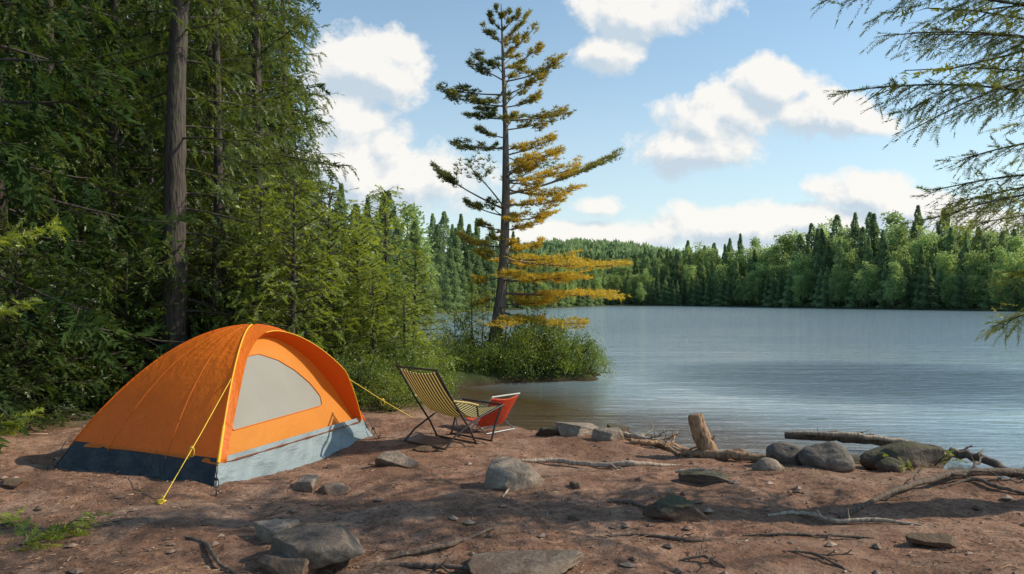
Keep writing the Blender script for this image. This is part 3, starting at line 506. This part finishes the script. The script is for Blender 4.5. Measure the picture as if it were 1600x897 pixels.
ico=np.array([(1,0,0),(-1,0,0),(0,1,0),(0,-1,0),(0,0,1),(0,0,-1),(.7,.7,.1),(-.7,.6,0),(.6,-.7,0),(-.7,-.7,.1)])
zz=gh(xx,yy)
fo=[(0,6,4),(6,2,4),(2,7,4),(7,1,4),(1,9,4),(9,3,4),(3,8,4),(8,0,4),(6,0,5),(2,6,5),(7,2,5),(1,7,5),(9,1,5),(3,9,5),(8,3,5),(0,8,5)]
for i in range(len(xx)):
    s=rng.uniform(.005,.014)*(1+(rng.random()<.12)*1.9); v=ico*s*np.array([1.3,1,.6])*rng.uniform(.7,1.3,(10,1)); a=rng.uniform(0,6.28); c,s_=math.cos(a),math.sin(a)
    v=np.stack([v[:,0]*c-v[:,1]*s_,v[:,0]*s_+v[:,1]*c,v[:,2]],1)+[xx[i],yy[i],zz[i]+s*.3]; mb.add(v,fo,0,rng.random())
tag(mb.build('pebbles',leafmat('pebble',(.08,.048,.036),(.34,.24,.175),.0,vary=0),None,False),'small pebbles scattered over the brown dirt','pebbles',None,'stuff')
def sprig(label,pts,seed,n,L,nl,mat=FERN,tw=.35,nw=.010,k=9):
    rng=np.random.default_rng(seed); w=MB(); f=MB(); P=np.array([P3(*q) for q in pts]); b=P[0].copy(); P=P-b
    branch(w,f,P,.008,rng,nl,nw,L*.6,n,.1,.5,1.3,.05,tw,k); o=empty('fir_sprig',b,0,label,'fir branch'); w.build('twig',BARK,o); f.build('needles',mat,o,False)
sprig('bright green fir branch low in the bottom left corner',[(-60,890,4.9),(0,862,5.0),(60,842,5.1),(118,812,5.2)],1,44,.24,.055,nw=.013)
sprig('short green fir tip at the left edge above the corner branch',[(-50,840,5.2),(-10,822,5.3),(22,815,5.4)],2,36,.2,.05)
sprig('bright fir tip at the left edge level with the tent base',[(-60,700,8.0),(-20,668,8.1),(38,650,8.2)],3,36,.28,.08,nw=.018)
sprig('upper bright fir branch at the left edge beside the dark trunk',[(-60,400,8.6),(0,370,8.8),(78,352,9.0)],4,26,.25,.06,BRI,nw=.014)
sprig('middle bright fir branch at the left edge',[(-70,500,8.6),(-10,490,8.8),(45,470,9.0)],5,26,.25,.06,BRI,nw=.014)
sprig('small yellow green sprig beside the long mossy boulder',[(1442,742,7.0),(1425,730,7.05),(1400,718,7.1)],6,22,.12,.022,nw=.006)
sprig('small leafy sprig at the right end of the long mossy boulder',[(1460,728,7.2),(1470,718,7.2),(1480,708,7.2)],7,24,.12,.025,nw=.007)
# ------------------------------------------------------------ tent
def fabric(name,c,tc,tr,bs=.35,sc=(9,9,2.2)):
    m,nt,o=newmat(name); k=coord(nt); n=noise(nt,k,1.6,4,.6,1.2); n2=noise(nt,coord(nt,'Object',sc),1.4,4,.6,.8); col=mixc(nt,n,tuple(x*.85 for x in c),tuple(min(1,x*1.1) for x in c))
    h=math_(nt,'ADD',n,math_(nt,'MULTIPLY',n2,.35)); nor=bump(nt,h,bs,.07)
    p=nt.nodes.new('ShaderNodeBsdfPrincipled'); nt.links.new(col,p.inputs['Base Color']); p.inputs['Roughness'].default_value=.5; p.inputs['Specular IOR Level'].default_value=.3; nt.links.new(nor,p.inputs['Normal'])
    t=nt.nodes.new('ShaderNodeBsdfTranslucent'); t.inputs[0].default_value=(*tc,1); nt.links.new(nor,t.inputs['Normal']); mx=nt.nodes.new('ShaderNodeMixShader'); mx.inputs[0].default_value=tr
    nt.links.new(p.outputs[0],mx.inputs[1]); nt.links.new(t.outputs[0],mx.inputs[2]); nt.links.new(mx.outputs[0],o.inputs[0]); return m
ORG=fabric('orange_tent_fabric',(.92,.225,.02),(1.,.32,.035),.46,.6); ORI=fabric('inner_orange_fabric',(.88,.33,.05),(1.,.46,.08),.45); SLT=fabric('sunlit_slate_tub_fabric',(.22,.27,.29),(.1,.12,.14),.05,.8,(3,3,9)); SLD=fabric('shaded_slate_tub_fabric',(.018,.024,.030),(.03,.04,.05),.03,.8,(3,3,9)); YEL=plain('yellow_webbing',(.75,.52,.05),.6)  # one tub fabric in two tones: sun on front, shade on sides painted in
MSH=fabric('grey_mesh_panel',(.36,.355,.31),(.48,.47,.40),.3,.12); BLK=plain('black_metal',(.02,.02,.022),.4,.5); SEAM=plain('seam_orange',(.62,.15,.012),.6); LIN=fabric('hood_lining_fabric',(.30,.09,.02),(.8,.22,.02),.35,.3); SIL=plain('grey_aluminium',(.25,.26,.27),.4,.5,.6); TRM_SUN=plain('amber_trim_and_sunlit_lip',(.85,.42,.03),.6)
A=np.array([-4.36,7.30]);B=np.array([-2.48,6.40]);C=np.array([-1.62,8.97]);Dd=A+C-B; cc=(A+C)/2; Ht=1.34; g0=gz(*cc); AP=np.array([.24,.0])
tent=empty('tent',(cc[0],cc[1],g0),0,'orange dome tent with grey mesh door and slate blue base on the dirt clearing','tent')
def sh_(rho): return AP*(np.clip(1-rho,0,1)**1.0)[...,None]
def G(Pa,Qa,a,z,off=0.):
    p,q=Pa-cc,Qa-cc; rho=np.sqrt(np.clip(1-z/Ht,0,1)); mid=(p+q)/2; n=mid/np.linalg.norm(mid); xy=rho[...,None]*mid+a[...,None]*(q-p)+n*np.asarray(off)[...,None]+sh_(rho)
    return np.concatenate([xy,z[...,None]],-1)
fly=MB(); NR=60;NS=60
for fi,(p,q) in enumerate(((A,B),(Dd,A),(C,Dd))):
    rho=np.linspace(math.sqrt(1-.2/Ht),0,NR)[:,None]*np.ones((1,NS)); s=np.linspace(-.5,.5,NS)[None,:]*np.ones((NR,1)); z=Ht*(1-rho**2)
    z=z+ .03*np.cos(s*math.pi)*np.clip((rho-.85)/.07,0,1)
    wr=.005*np.sin(s*60+rho*6)*np.exp(-((rho-.32)/.16)**2)+.006*np.sin((s+.5)*26+rho*17)*np.exp(-((s+.5)/.16)**2)+.006*np.sin((.5-s)*26+rho*15)*np.exp(-((.5-s)/.16)**2)
    off=.04*np.cos(s*math.pi)*np.sin(np.clip(rho,0,1)*math.pi*.95)+wr*np.clip(rho*5,0,1)*np.maximum(np.cos(s*math.pi),0)**.3
    fly.grid(G(p,q,s*rho,z,off))
N=140; cen=np.array([-.06,.6])
def reloop(a,z):
    ang=np.arctan2(z-cen[1],(a-cen[0])*2.2); r=np.hypot(z-cen[1],(a-cen[0])*2.2); i=np.argsort(ang); ang=ang[i];r=r[i]; th=np.linspace(-math.pi,math.pi,N,endpoint=False); rr_=np.interp(th,ang,r,period=2*math.pi); return cen[0]+np.cos(th)*rr_/2.2,cen[1]+np.sin(th)*rr_
def para(hw,Hp,zb,n=300):
    qm=math.sqrt(1-zb/Hp); q=np.linspace(-qm,qm,n); a=hw*q; z=Hp*(1-q*q); ab=np.linspace(a[-1],a[0],n); return np.concatenate([a,ab]),np.concatenate([z,np.full(n,zb)])
oa,oz=reloop(*para(.5,Ht,.2)); la,lz=reloop(*para(.468,1.28,.205)); ia,iz=reloop(*para(.45,1.21,.215))
lo=.02+.24*np.clip((lz-.22)/.6,0,1)*np.clip(.5+la*1.8,.15,1.)
rings=[]
for k in np.linspace(0,1,9): rings.append(G(B,C,oa+(la-oa)*k,oz+(lz-oz)*k,lo*k**1.2))
fly.grid(np.array(rings),closed=True); fly.build('rainfly',ORG,tent)
br=MB(); rings=[G(B,C,la+(ia-la)*k,lz+(iz-lz)*k,lo*(1-k)+(-.05)*k-.004) for k in np.linspace(0,1,5)]; br.grid(np.array(rings),closed=True); br.build('door_hood_lining',LIN,tent)
wa=np.array([-.345,-.345,-.34,-.325,-.29,-.235,-.165,-.085,.01,.09,.16,.205,.20]); wz=np.array([.43,.50,.60,.72,.85,.97,1.05,1.06,.98,.86,.71,.56,.46])
wa=np.concatenate([wa,np.linspace(.20,-.345,40)]);wz=np.concatenate([wz,np.linspace(.46,.43,40)]); s=np.linspace(0,1,len(wa)); wa2,wz2=reloop(np.interp(np.linspace(0,1,600),s,wa),np.interp(np.linspace(0,1,600),s,wz))
ip=MB(); ip.grid(np.array([G(B,C,ia+(wa2-ia)*k,iz+(wz2-iz)*k,np.full(N,-.05)) for k in np.linspace(0,1,8)]),closed=True); dp=ip.build('door_panel',ORI,tent)
wn=MB(); ca,cz=-.07,.68; wn.grid(np.array([G(B,C,wa2+(ca-wa2)*k,wz2+(cz-wz2)*k,np.full(N,-.052-.02*math.sin(k*1.57))) for k in np.linspace(0,.999,14)]),closed=True); wn.build('mesh_window',MSH,dp)
zp=MB(); L=G(B,C,wa2,wz2,np.full(N,-.046)); zp.tube(np.vstack([L,L[:1]]),.005,6,cap=False); zp.build('zip',SEAM,dp)
sm=MB(); i=[j for j in range(N) if lz[j]>.24 and la[j]>-.05]; Lp=G(B,C,la[i],lz[i],lo[i]+.003); Lp=Lp[np.argsort(-la[i])] ; sm.tube(Lp,.005,6,cap=False); sm.build('hood_painted_sunlight',TRM_SUN,tent)  # amber strip paints the sunlit fabric along the hood lip
for cor in (A,B,C,Dd):
    rho=np.linspace(math.sqrt(1-.2/Ht),.02,30); pt=np.concatenate([(cor-cc)*rho[:,None]*1.003+sh_(rho),(Ht*(1-rho**2)+.001)[:,None]],1); b_=MB(); b_.tube(pt,.008,6,cap=False); b_.build('pole_sleeve',ORG if cor is not B else TRM_SUN,tent)
for s0 in(-.22,.18):
    rho=np.linspace(math.sqrt(1-.2/Ht),.12,40); z=Ht*(1-rho**2); off=.04*math.cos(s0*math.pi)*np.sin(rho*math.pi*.95)+.002; b_=MB(); b_.tube(G(A,B,s0*rho,z,off),.003,5,cap=False); b_.build('panel_seam',SEAM,tent)
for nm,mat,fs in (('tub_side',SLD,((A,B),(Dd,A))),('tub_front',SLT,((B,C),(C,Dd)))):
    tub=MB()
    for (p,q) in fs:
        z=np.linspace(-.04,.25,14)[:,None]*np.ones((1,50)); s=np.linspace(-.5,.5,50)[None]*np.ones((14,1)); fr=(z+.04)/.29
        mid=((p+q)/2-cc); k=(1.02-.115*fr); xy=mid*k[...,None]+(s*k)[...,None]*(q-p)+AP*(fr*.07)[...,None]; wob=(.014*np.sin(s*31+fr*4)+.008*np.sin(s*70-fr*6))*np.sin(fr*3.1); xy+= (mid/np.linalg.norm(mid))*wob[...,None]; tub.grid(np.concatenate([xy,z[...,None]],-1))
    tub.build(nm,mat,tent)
st=MB(); rho=np.linspace(math.sqrt(1-.22/Ht),math.sqrt(1-.5/Ht),8); st.tube(np.concatenate([(B-cc)*rho[:,None]*1.012+sh_(rho),(Ht*(1-rho**2))[:,None]],1),.015,6); st.build('corner_webbing',TRM_SUN,tent)
def loc(p): return np.asarray(p)-np.array([cc[0],cc[1],g0])
def guy(a,e,knot=.55,mat=YEL):
    g=MB(); a=loc(a); e=loc(e); g.tube([a,(a+e)/2-[0,0,.012],e],.004,5); k=a+(e-a)*knot; th=np.linspace(0,6.28,12); g.tube([k+[.02*math.cos(q),0,-.03+.045*math.sin(q)] for q in th],.0035,5); g.box(k,(.025,.01,.025)); g.build('guy_line',mat,tent)
    s=MB(); s.tube([e+[0,0,-.08],e+[0,0,.03],e+[.012,0,.045],e+[.025,0,.03]],.006,6); s.build('stake',mat,tent)
bx_,by_=at(252,792); r0_=math.sqrt(1-.9/Ht); pb=cc+(B-cc)*r0_+AP*(1-r0_); guy(np.array([pb[0],pb[1],g0+.9]),(bx_,by_,gz(bx_,by_)+.01),.62)
x,y=at(643,657); guy(P3(545,592,8.55),(x,y,gz(x,y)+.02),.5)
x,y=at(74,733); guy(np.array([A[0]+.12,A[1],.24]),(x,y,gz(x,y)),.6,BLK)
x,y=at(592,684); guy(np.array([C[0]-.06,C[1]-.02,.2]),(x,y,gz(x,y)),.5,BLK)
x,y=at(338,775); guy(np.array([B[0],B[1]+.04,.22]),(x,y,gz(x,y)),.5,BLK)
kn=MB(); r9=np.random.default_rng(2); kn.tube([loc((bx_,by_,.01))+[.045*math.cos(q*1.9)*r9.uniform(.5,1),.04*math.sin(q*1.9),.012*q*.3] for q in range(14)],.005,5); kn.build('cord_coil',YEL,tent)
# ------------------------------------------------------------ chairs
m,nt,o=newmat('striped_sling'); c=nt.nodes.new('ShaderNodeTexCoord').outputs['Object']; s=nt.nodes.new('ShaderNodeSeparateXYZ'); nt.links.new(c,s.inputs[0])
fr=math_(nt,'FRACT',math_(nt,'MULTIPLY',s.outputs[0],21.)); col=mixc(nt,ramp(nt,fr,[(.5,0.),(.56,1.)]),(.80,.68,.34),(.03,.03,.02)); d_=nt.nodes.new('ShaderNodeBsdfDiffuse'); t_=nt.nodes.new('ShaderNodeBsdfTranslucent'); mx=nt.nodes.new('ShaderNodeMixShader'); mx.inputs[0].default_value=.35
for q in(d_,t_): nt.links.new(col,q.inputs[0])
nt.links.new(d_.outputs[0],mx.inputs[1]); nt.links.new(t_.outputs[0],mx.inputs[2]); nt.links.new(mx.outputs[0],o.inputs[0]); STR=m
RED=fabric('red_sling',(.62,.075,.03),(.75,.12,.04),.3,.4); WOODA=plain('arm_wood',(.45,.33,.12)); PLA=plain('pale_plastic',(.5,.5,.48))
x,y=at(700,690); ch=empty('deck_chair',(x,y,gz(x,y)),-math.pi/4,'striped folding deck chair with black metal frame beside the tent','deck chair'); ch.scale=(1.08,1,1)
prof=np.array([(-.42,.84),(-.30,.66),(-.16,.48),(-.02,.35),(.12,.30),(.28,.33),(.42,.38),(.50,.40)]); si=np.linspace(0,1,28); pr=np.stack([np.interp(si,np.linspace(0,1,8),prof[:,i]) for i in(0,1)],1)
for _ in range(4): pr[1:-1]=.25*pr[:-2]+.5*pr[1:-1]+.25*pr[2:]
w=np.linspace(-.29,.29,12); Gd=np.zeros((28,12,3)); Gd[...,0]=w; Gd[...,1]=pr[:,0][:,None]; Gd[...,2]=pr[:,1][:,None]-.03*np.cos(w/.29*math.pi/2)[None]
Gd2=np.concatenate([Gd,Gd[::-1]+[0,0,-.006]]); b_=MB(); b_.grid(Gd2); b_.build('sling',STR,ch)
for sx in(-.31,.31):
    b_=MB(); b_.tube([(sx,-.44,.86),(sx,-.18,.47),(sx,.02,.20),(sx,.12,.02)],.011,8); b_.build('back_rail',BLK,ch)
    b_=MB(); b_.tube([(sx*1.04,-.34,.02),(sx*1.04,-.2,.14),(sx*1.04,.1,.29),(sx*1.04,.52,.41)],.011,8); b_.build('leg',BLK,ch)
    b_=MB(); b_.tube([(sx*1.02,.50,.40),(sx*1.02,.40,.2),(sx*1.02,.34,.02)],.011,8); b_.build('leg',BLK,ch)
    b_=MB(); b_.tube([(sx*1.04,-.22,.52),(sx*1.04,0,.48),(sx*1.04,.14,.44)],.012,8); b_.build('armrest',WOODA,ch)
    b_=MB(); b_.tube([(sx*1.03,.12,.45),(sx*1.03,.14,.32)],.010,8); b_.build('arm_post',BLK,ch)
for q in((-.44,.86),(.52,.41),(-.34,.025),(.12,.025),(.34,.025)):
    b_=MB(); b_.tube([(-.33,q[0],q[1]),(.33,q[0],q[1])],.011,8); b_.build('cross_bar',BLK,ch)
x,y=at(762,674); ch=empty('camp_chair',(x,y+.15,gz(x,y)),.85,'low camp chair with red fabric back and grey metal frame behind the striped chair','camp chair'); ch.scale=(.9,.86,.9)
b_=MB(); zz_=np.linspace(0,1,16); w=np.linspace(-.27,.27,16); Gd=np.zeros((16,16,3)); Gd[...,0]=w; bul=np.cos(w/.27*1.57)[None]*np.sin(zz_*math.pi)[:,None]; Gd[...,1]=(-.04-.30*zz_)[:,None]-.03*np.cos(w/.27*1.57)[None]; Gd[...,2]=(.08+.42*zz_)[:,None]-.035*(np.cos(w/.27*1.57)[None])*(zz_[:,None])**3
Bk=Gd[::-1].copy(); Bk[...,1]+=.012+.05*bul[::-1]; Gd[...,1]-=.04*bul; b_.grid(np.concatenate([Gd,Bk])); b_.build('backrest',RED,ch)
b_=MB(); w=np.linspace(-.27,.27,10); zz_=np.linspace(0,1,10); Gs=np.zeros((10,10,3)); Gs[...,0]=w; Gs[...,1]=(0+.36*zz_)[:,None]; Gs[...,2]=(.16+.06*zz_)[:,None]-.03*np.cos(w/.27*1.57)[None]; b_.grid(np.concatenate([Gs,Gs[::-1]+[0,0,-.008]])); b_.build('seat',RED,ch)
for sx in(-.27,.27):
    b_=MB(); b_.tube([(sx,-.34,.51),(sx,-.04,.15),(sx,.1,.02)],.012,8); b_.build('back_rail',PLA,ch)
    b_=MB(); b_.tube([(sx,-.24,.02),(sx,.0,.14),(sx,.38,.22)],.010,8); b_.build('leg',SIL,ch)
    b_=MB(); b_.tube([(sx,.38,.22),(sx,.32,.02)],.010,8); b_.build('leg',SIL,ch)
for q in((-.34,.51),(.38,.22),(-.24,.02),(.1,.02)):
    b_=MB(); b_.tube([(-.28,q[0],q[1]),(.28,q[0],q[1])],.010,8); b_.build('cross_bar',PLA if q[1]>.5 else SIL,ch)
# ------------------------------------------------------------ sky
wd=bpy.data.worlds.new('World'); scn.world=wd; wd.use_nodes=True; nt=wd.node_tree; nt.nodes.clear()
wo=nt.nodes.new('ShaderNodeOutputWorld'); bg=nt.nodes.new('ShaderNodeBackground'); nt.links.new(bg.outputs[0],wo.inputs[0])
sk=nt.nodes.new('ShaderNodeTexSky'); sk.sky_type='NISHITA'; sk.sun_disc=False; sk.sun_elevation=math.radians(EL); sk.sun_rotation=math.atan2(SUN.x,SUN.y); sk.air_density=1.; sk.dust_density=.5; sk.ozone_density=1.5
skc=nt.nodes.new('ShaderNodeVectorMath'); skc.operation='MULTIPLY'; nt.links.new(sk.outputs[0],skc.inputs[0]); skc.inputs[1].default_value=(.14,.17,.168)
tc=nt.nodes.new('ShaderNodeTexCoord').outputs['Generated']; sp=nt.nodes.new('ShaderNodeSeparateXYZ'); nt.links.new(tc,sp.inputs[0])
yy=math_(nt,'MAXIMUM',sp.outputs[1],.08); u=math_(nt,'DIVIDE',sp.outputs[0],yy); v=math_(nt,'DIVIDE',sp.outputs[2],yy)
cb=nt.nodes.new('ShaderNodeCombineXYZ'); nt.links.new(u,cb.inputs[0]); nt.links.new(v,cb.inputs[1])
CL=[(560,105,100,58,1),(605,122,58,44,1),(545,190,66,70,1),(545,260,85,66,1),(600,235,45,50,.8),(645,285,115,50,.9),
 (1005,22,110,48,1),(955,78,65,28,.85),(1200,138,80,48,1),(1140,165,70,46,1),(1100,195,72,50,1),(1085,230,85,42,1),(1270,180,112,42,.95),(1345,188,65,28,.7),
 (1345,305,78,38,1),(1425,325,85,30,1),(1280,340,130,28,1),(1150,354,150,32,1),(930,372,155,28,.95),(932,322,42,20,.9),(1510,345,120,26,.8)]
grp=bpy.data.node_groups.new('cloud','ShaderNodeTree'); grp.interface.new_socket('V',in_out='INPUT',socket_type='NodeSocketVector'); grp.interface.new_socket('D',in_out='OUTPUT',socket_type='NodeSocketFloat')
gi=grp.nodes.new('NodeGroupInput'); go=grp.nodes.new('NodeGroupOutput'); acc=None
for (cx,cy,rx,ry,wt) in CL:
    a=grp.nodes.new('ShaderNodeVectorMath'); a.operation='SUBTRACT'; grp.links.new(gi.outputs[0],a.inputs[0]); a.inputs[1].default_value=((cx-800)/F,(HZ-cy)/F,0)
    b=grp.nodes.new('ShaderNodeVectorMath'); b.operation='MULTIPLY'; grp.links.new(a.outputs[0],b.inputs[0]); b.inputs[1].default_value=(F/rx,F/ry,0)
    l=grp.nodes.new('ShaderNodeVectorMath'); l.operation='LENGTH'; grp.links.new(b.outputs[0],l.inputs[0])
    e=math_(grp,'MULTIPLY',math_(grp,'SUBTRACT',1.24,l.outputs['Value']),wt); acc=e if acc is None else math_(grp,'MAXIMUM',acc,e)
acc=math_(grp,'MAXIMUM',acc,-.7)
n1=noise(grp,gi.outputs[0],11,9,.62,.2)
d=math_(grp,'ADD',math_(grp,'MULTIPLY',acc,.95),math_(grp,'MULTIPLY',math_(grp,'SUBTRACT',n1,.5),2.5))
grp.links.new(d,go.inputs[0])
def cl(off):
    g=nt.nodes.new('ShaderNodeGroup'); g.node_tree=grp; ad=nt.nodes.new('ShaderNodeVectorMath'); ad.operation='ADD'; nt.links.new(cb.outputs[0],ad.inputs[0]); ad.inputs[1].default_value=off; nt.links.new(ad.outputs[0],g.inputs[0]); return g.outputs[0]
d0=cl((0,0,0)); d1=cl((.012,.020,0)); al=ramp(nt,d0,[(.02,0.),(.18,.45),(.38,1.)]); al=math_(nt,'MULTIPLY',al,.95)
lit=ramp(nt,math_(nt,'ADD',math_(nt,'MULTIPLY',math_(nt,'SUBTRACT',d0,d1),.7),.5),[(.25,0.),(.66,1.)])
ccol=mixc(nt,lit,(.58,.68,.77),(.99,.96,.91))
up=ramp(nt,v,[(.0,.85),(.12,.5),(.28,.22),(.5,.06)]); base=mixc(nt,up,skc.outputs[0],(.80,.87,.88))
fin=mixc(nt,al,base,ccol); nt.links.new(fin,bg.inputs[0]); bg.inputs[1].default_value=1.
sl=bpy.data.lights.new('sun','SUN'); sl.energy=5.; sl.angle=math.radians(.5); sl.color=(1,.90,.72); so=link('sun',sl); so.rotation_euler=SUN.to_track_quat('Z','Y').to_euler()
cam=bpy.data.cameras.new('camera'); co=link('camera',cam); co.location=(0,0,CH); co.rotation_euler=(math.pi/2,0,0); cam.sensor_width=36; cam.lens=27; cam.shift_y=17.5/1600; cam.clip_end=3000; scn.camera=co
scn.view_settings.view_transform='Standard'; scn.view_settings.look='None'; scn.view_settings.exposure=0
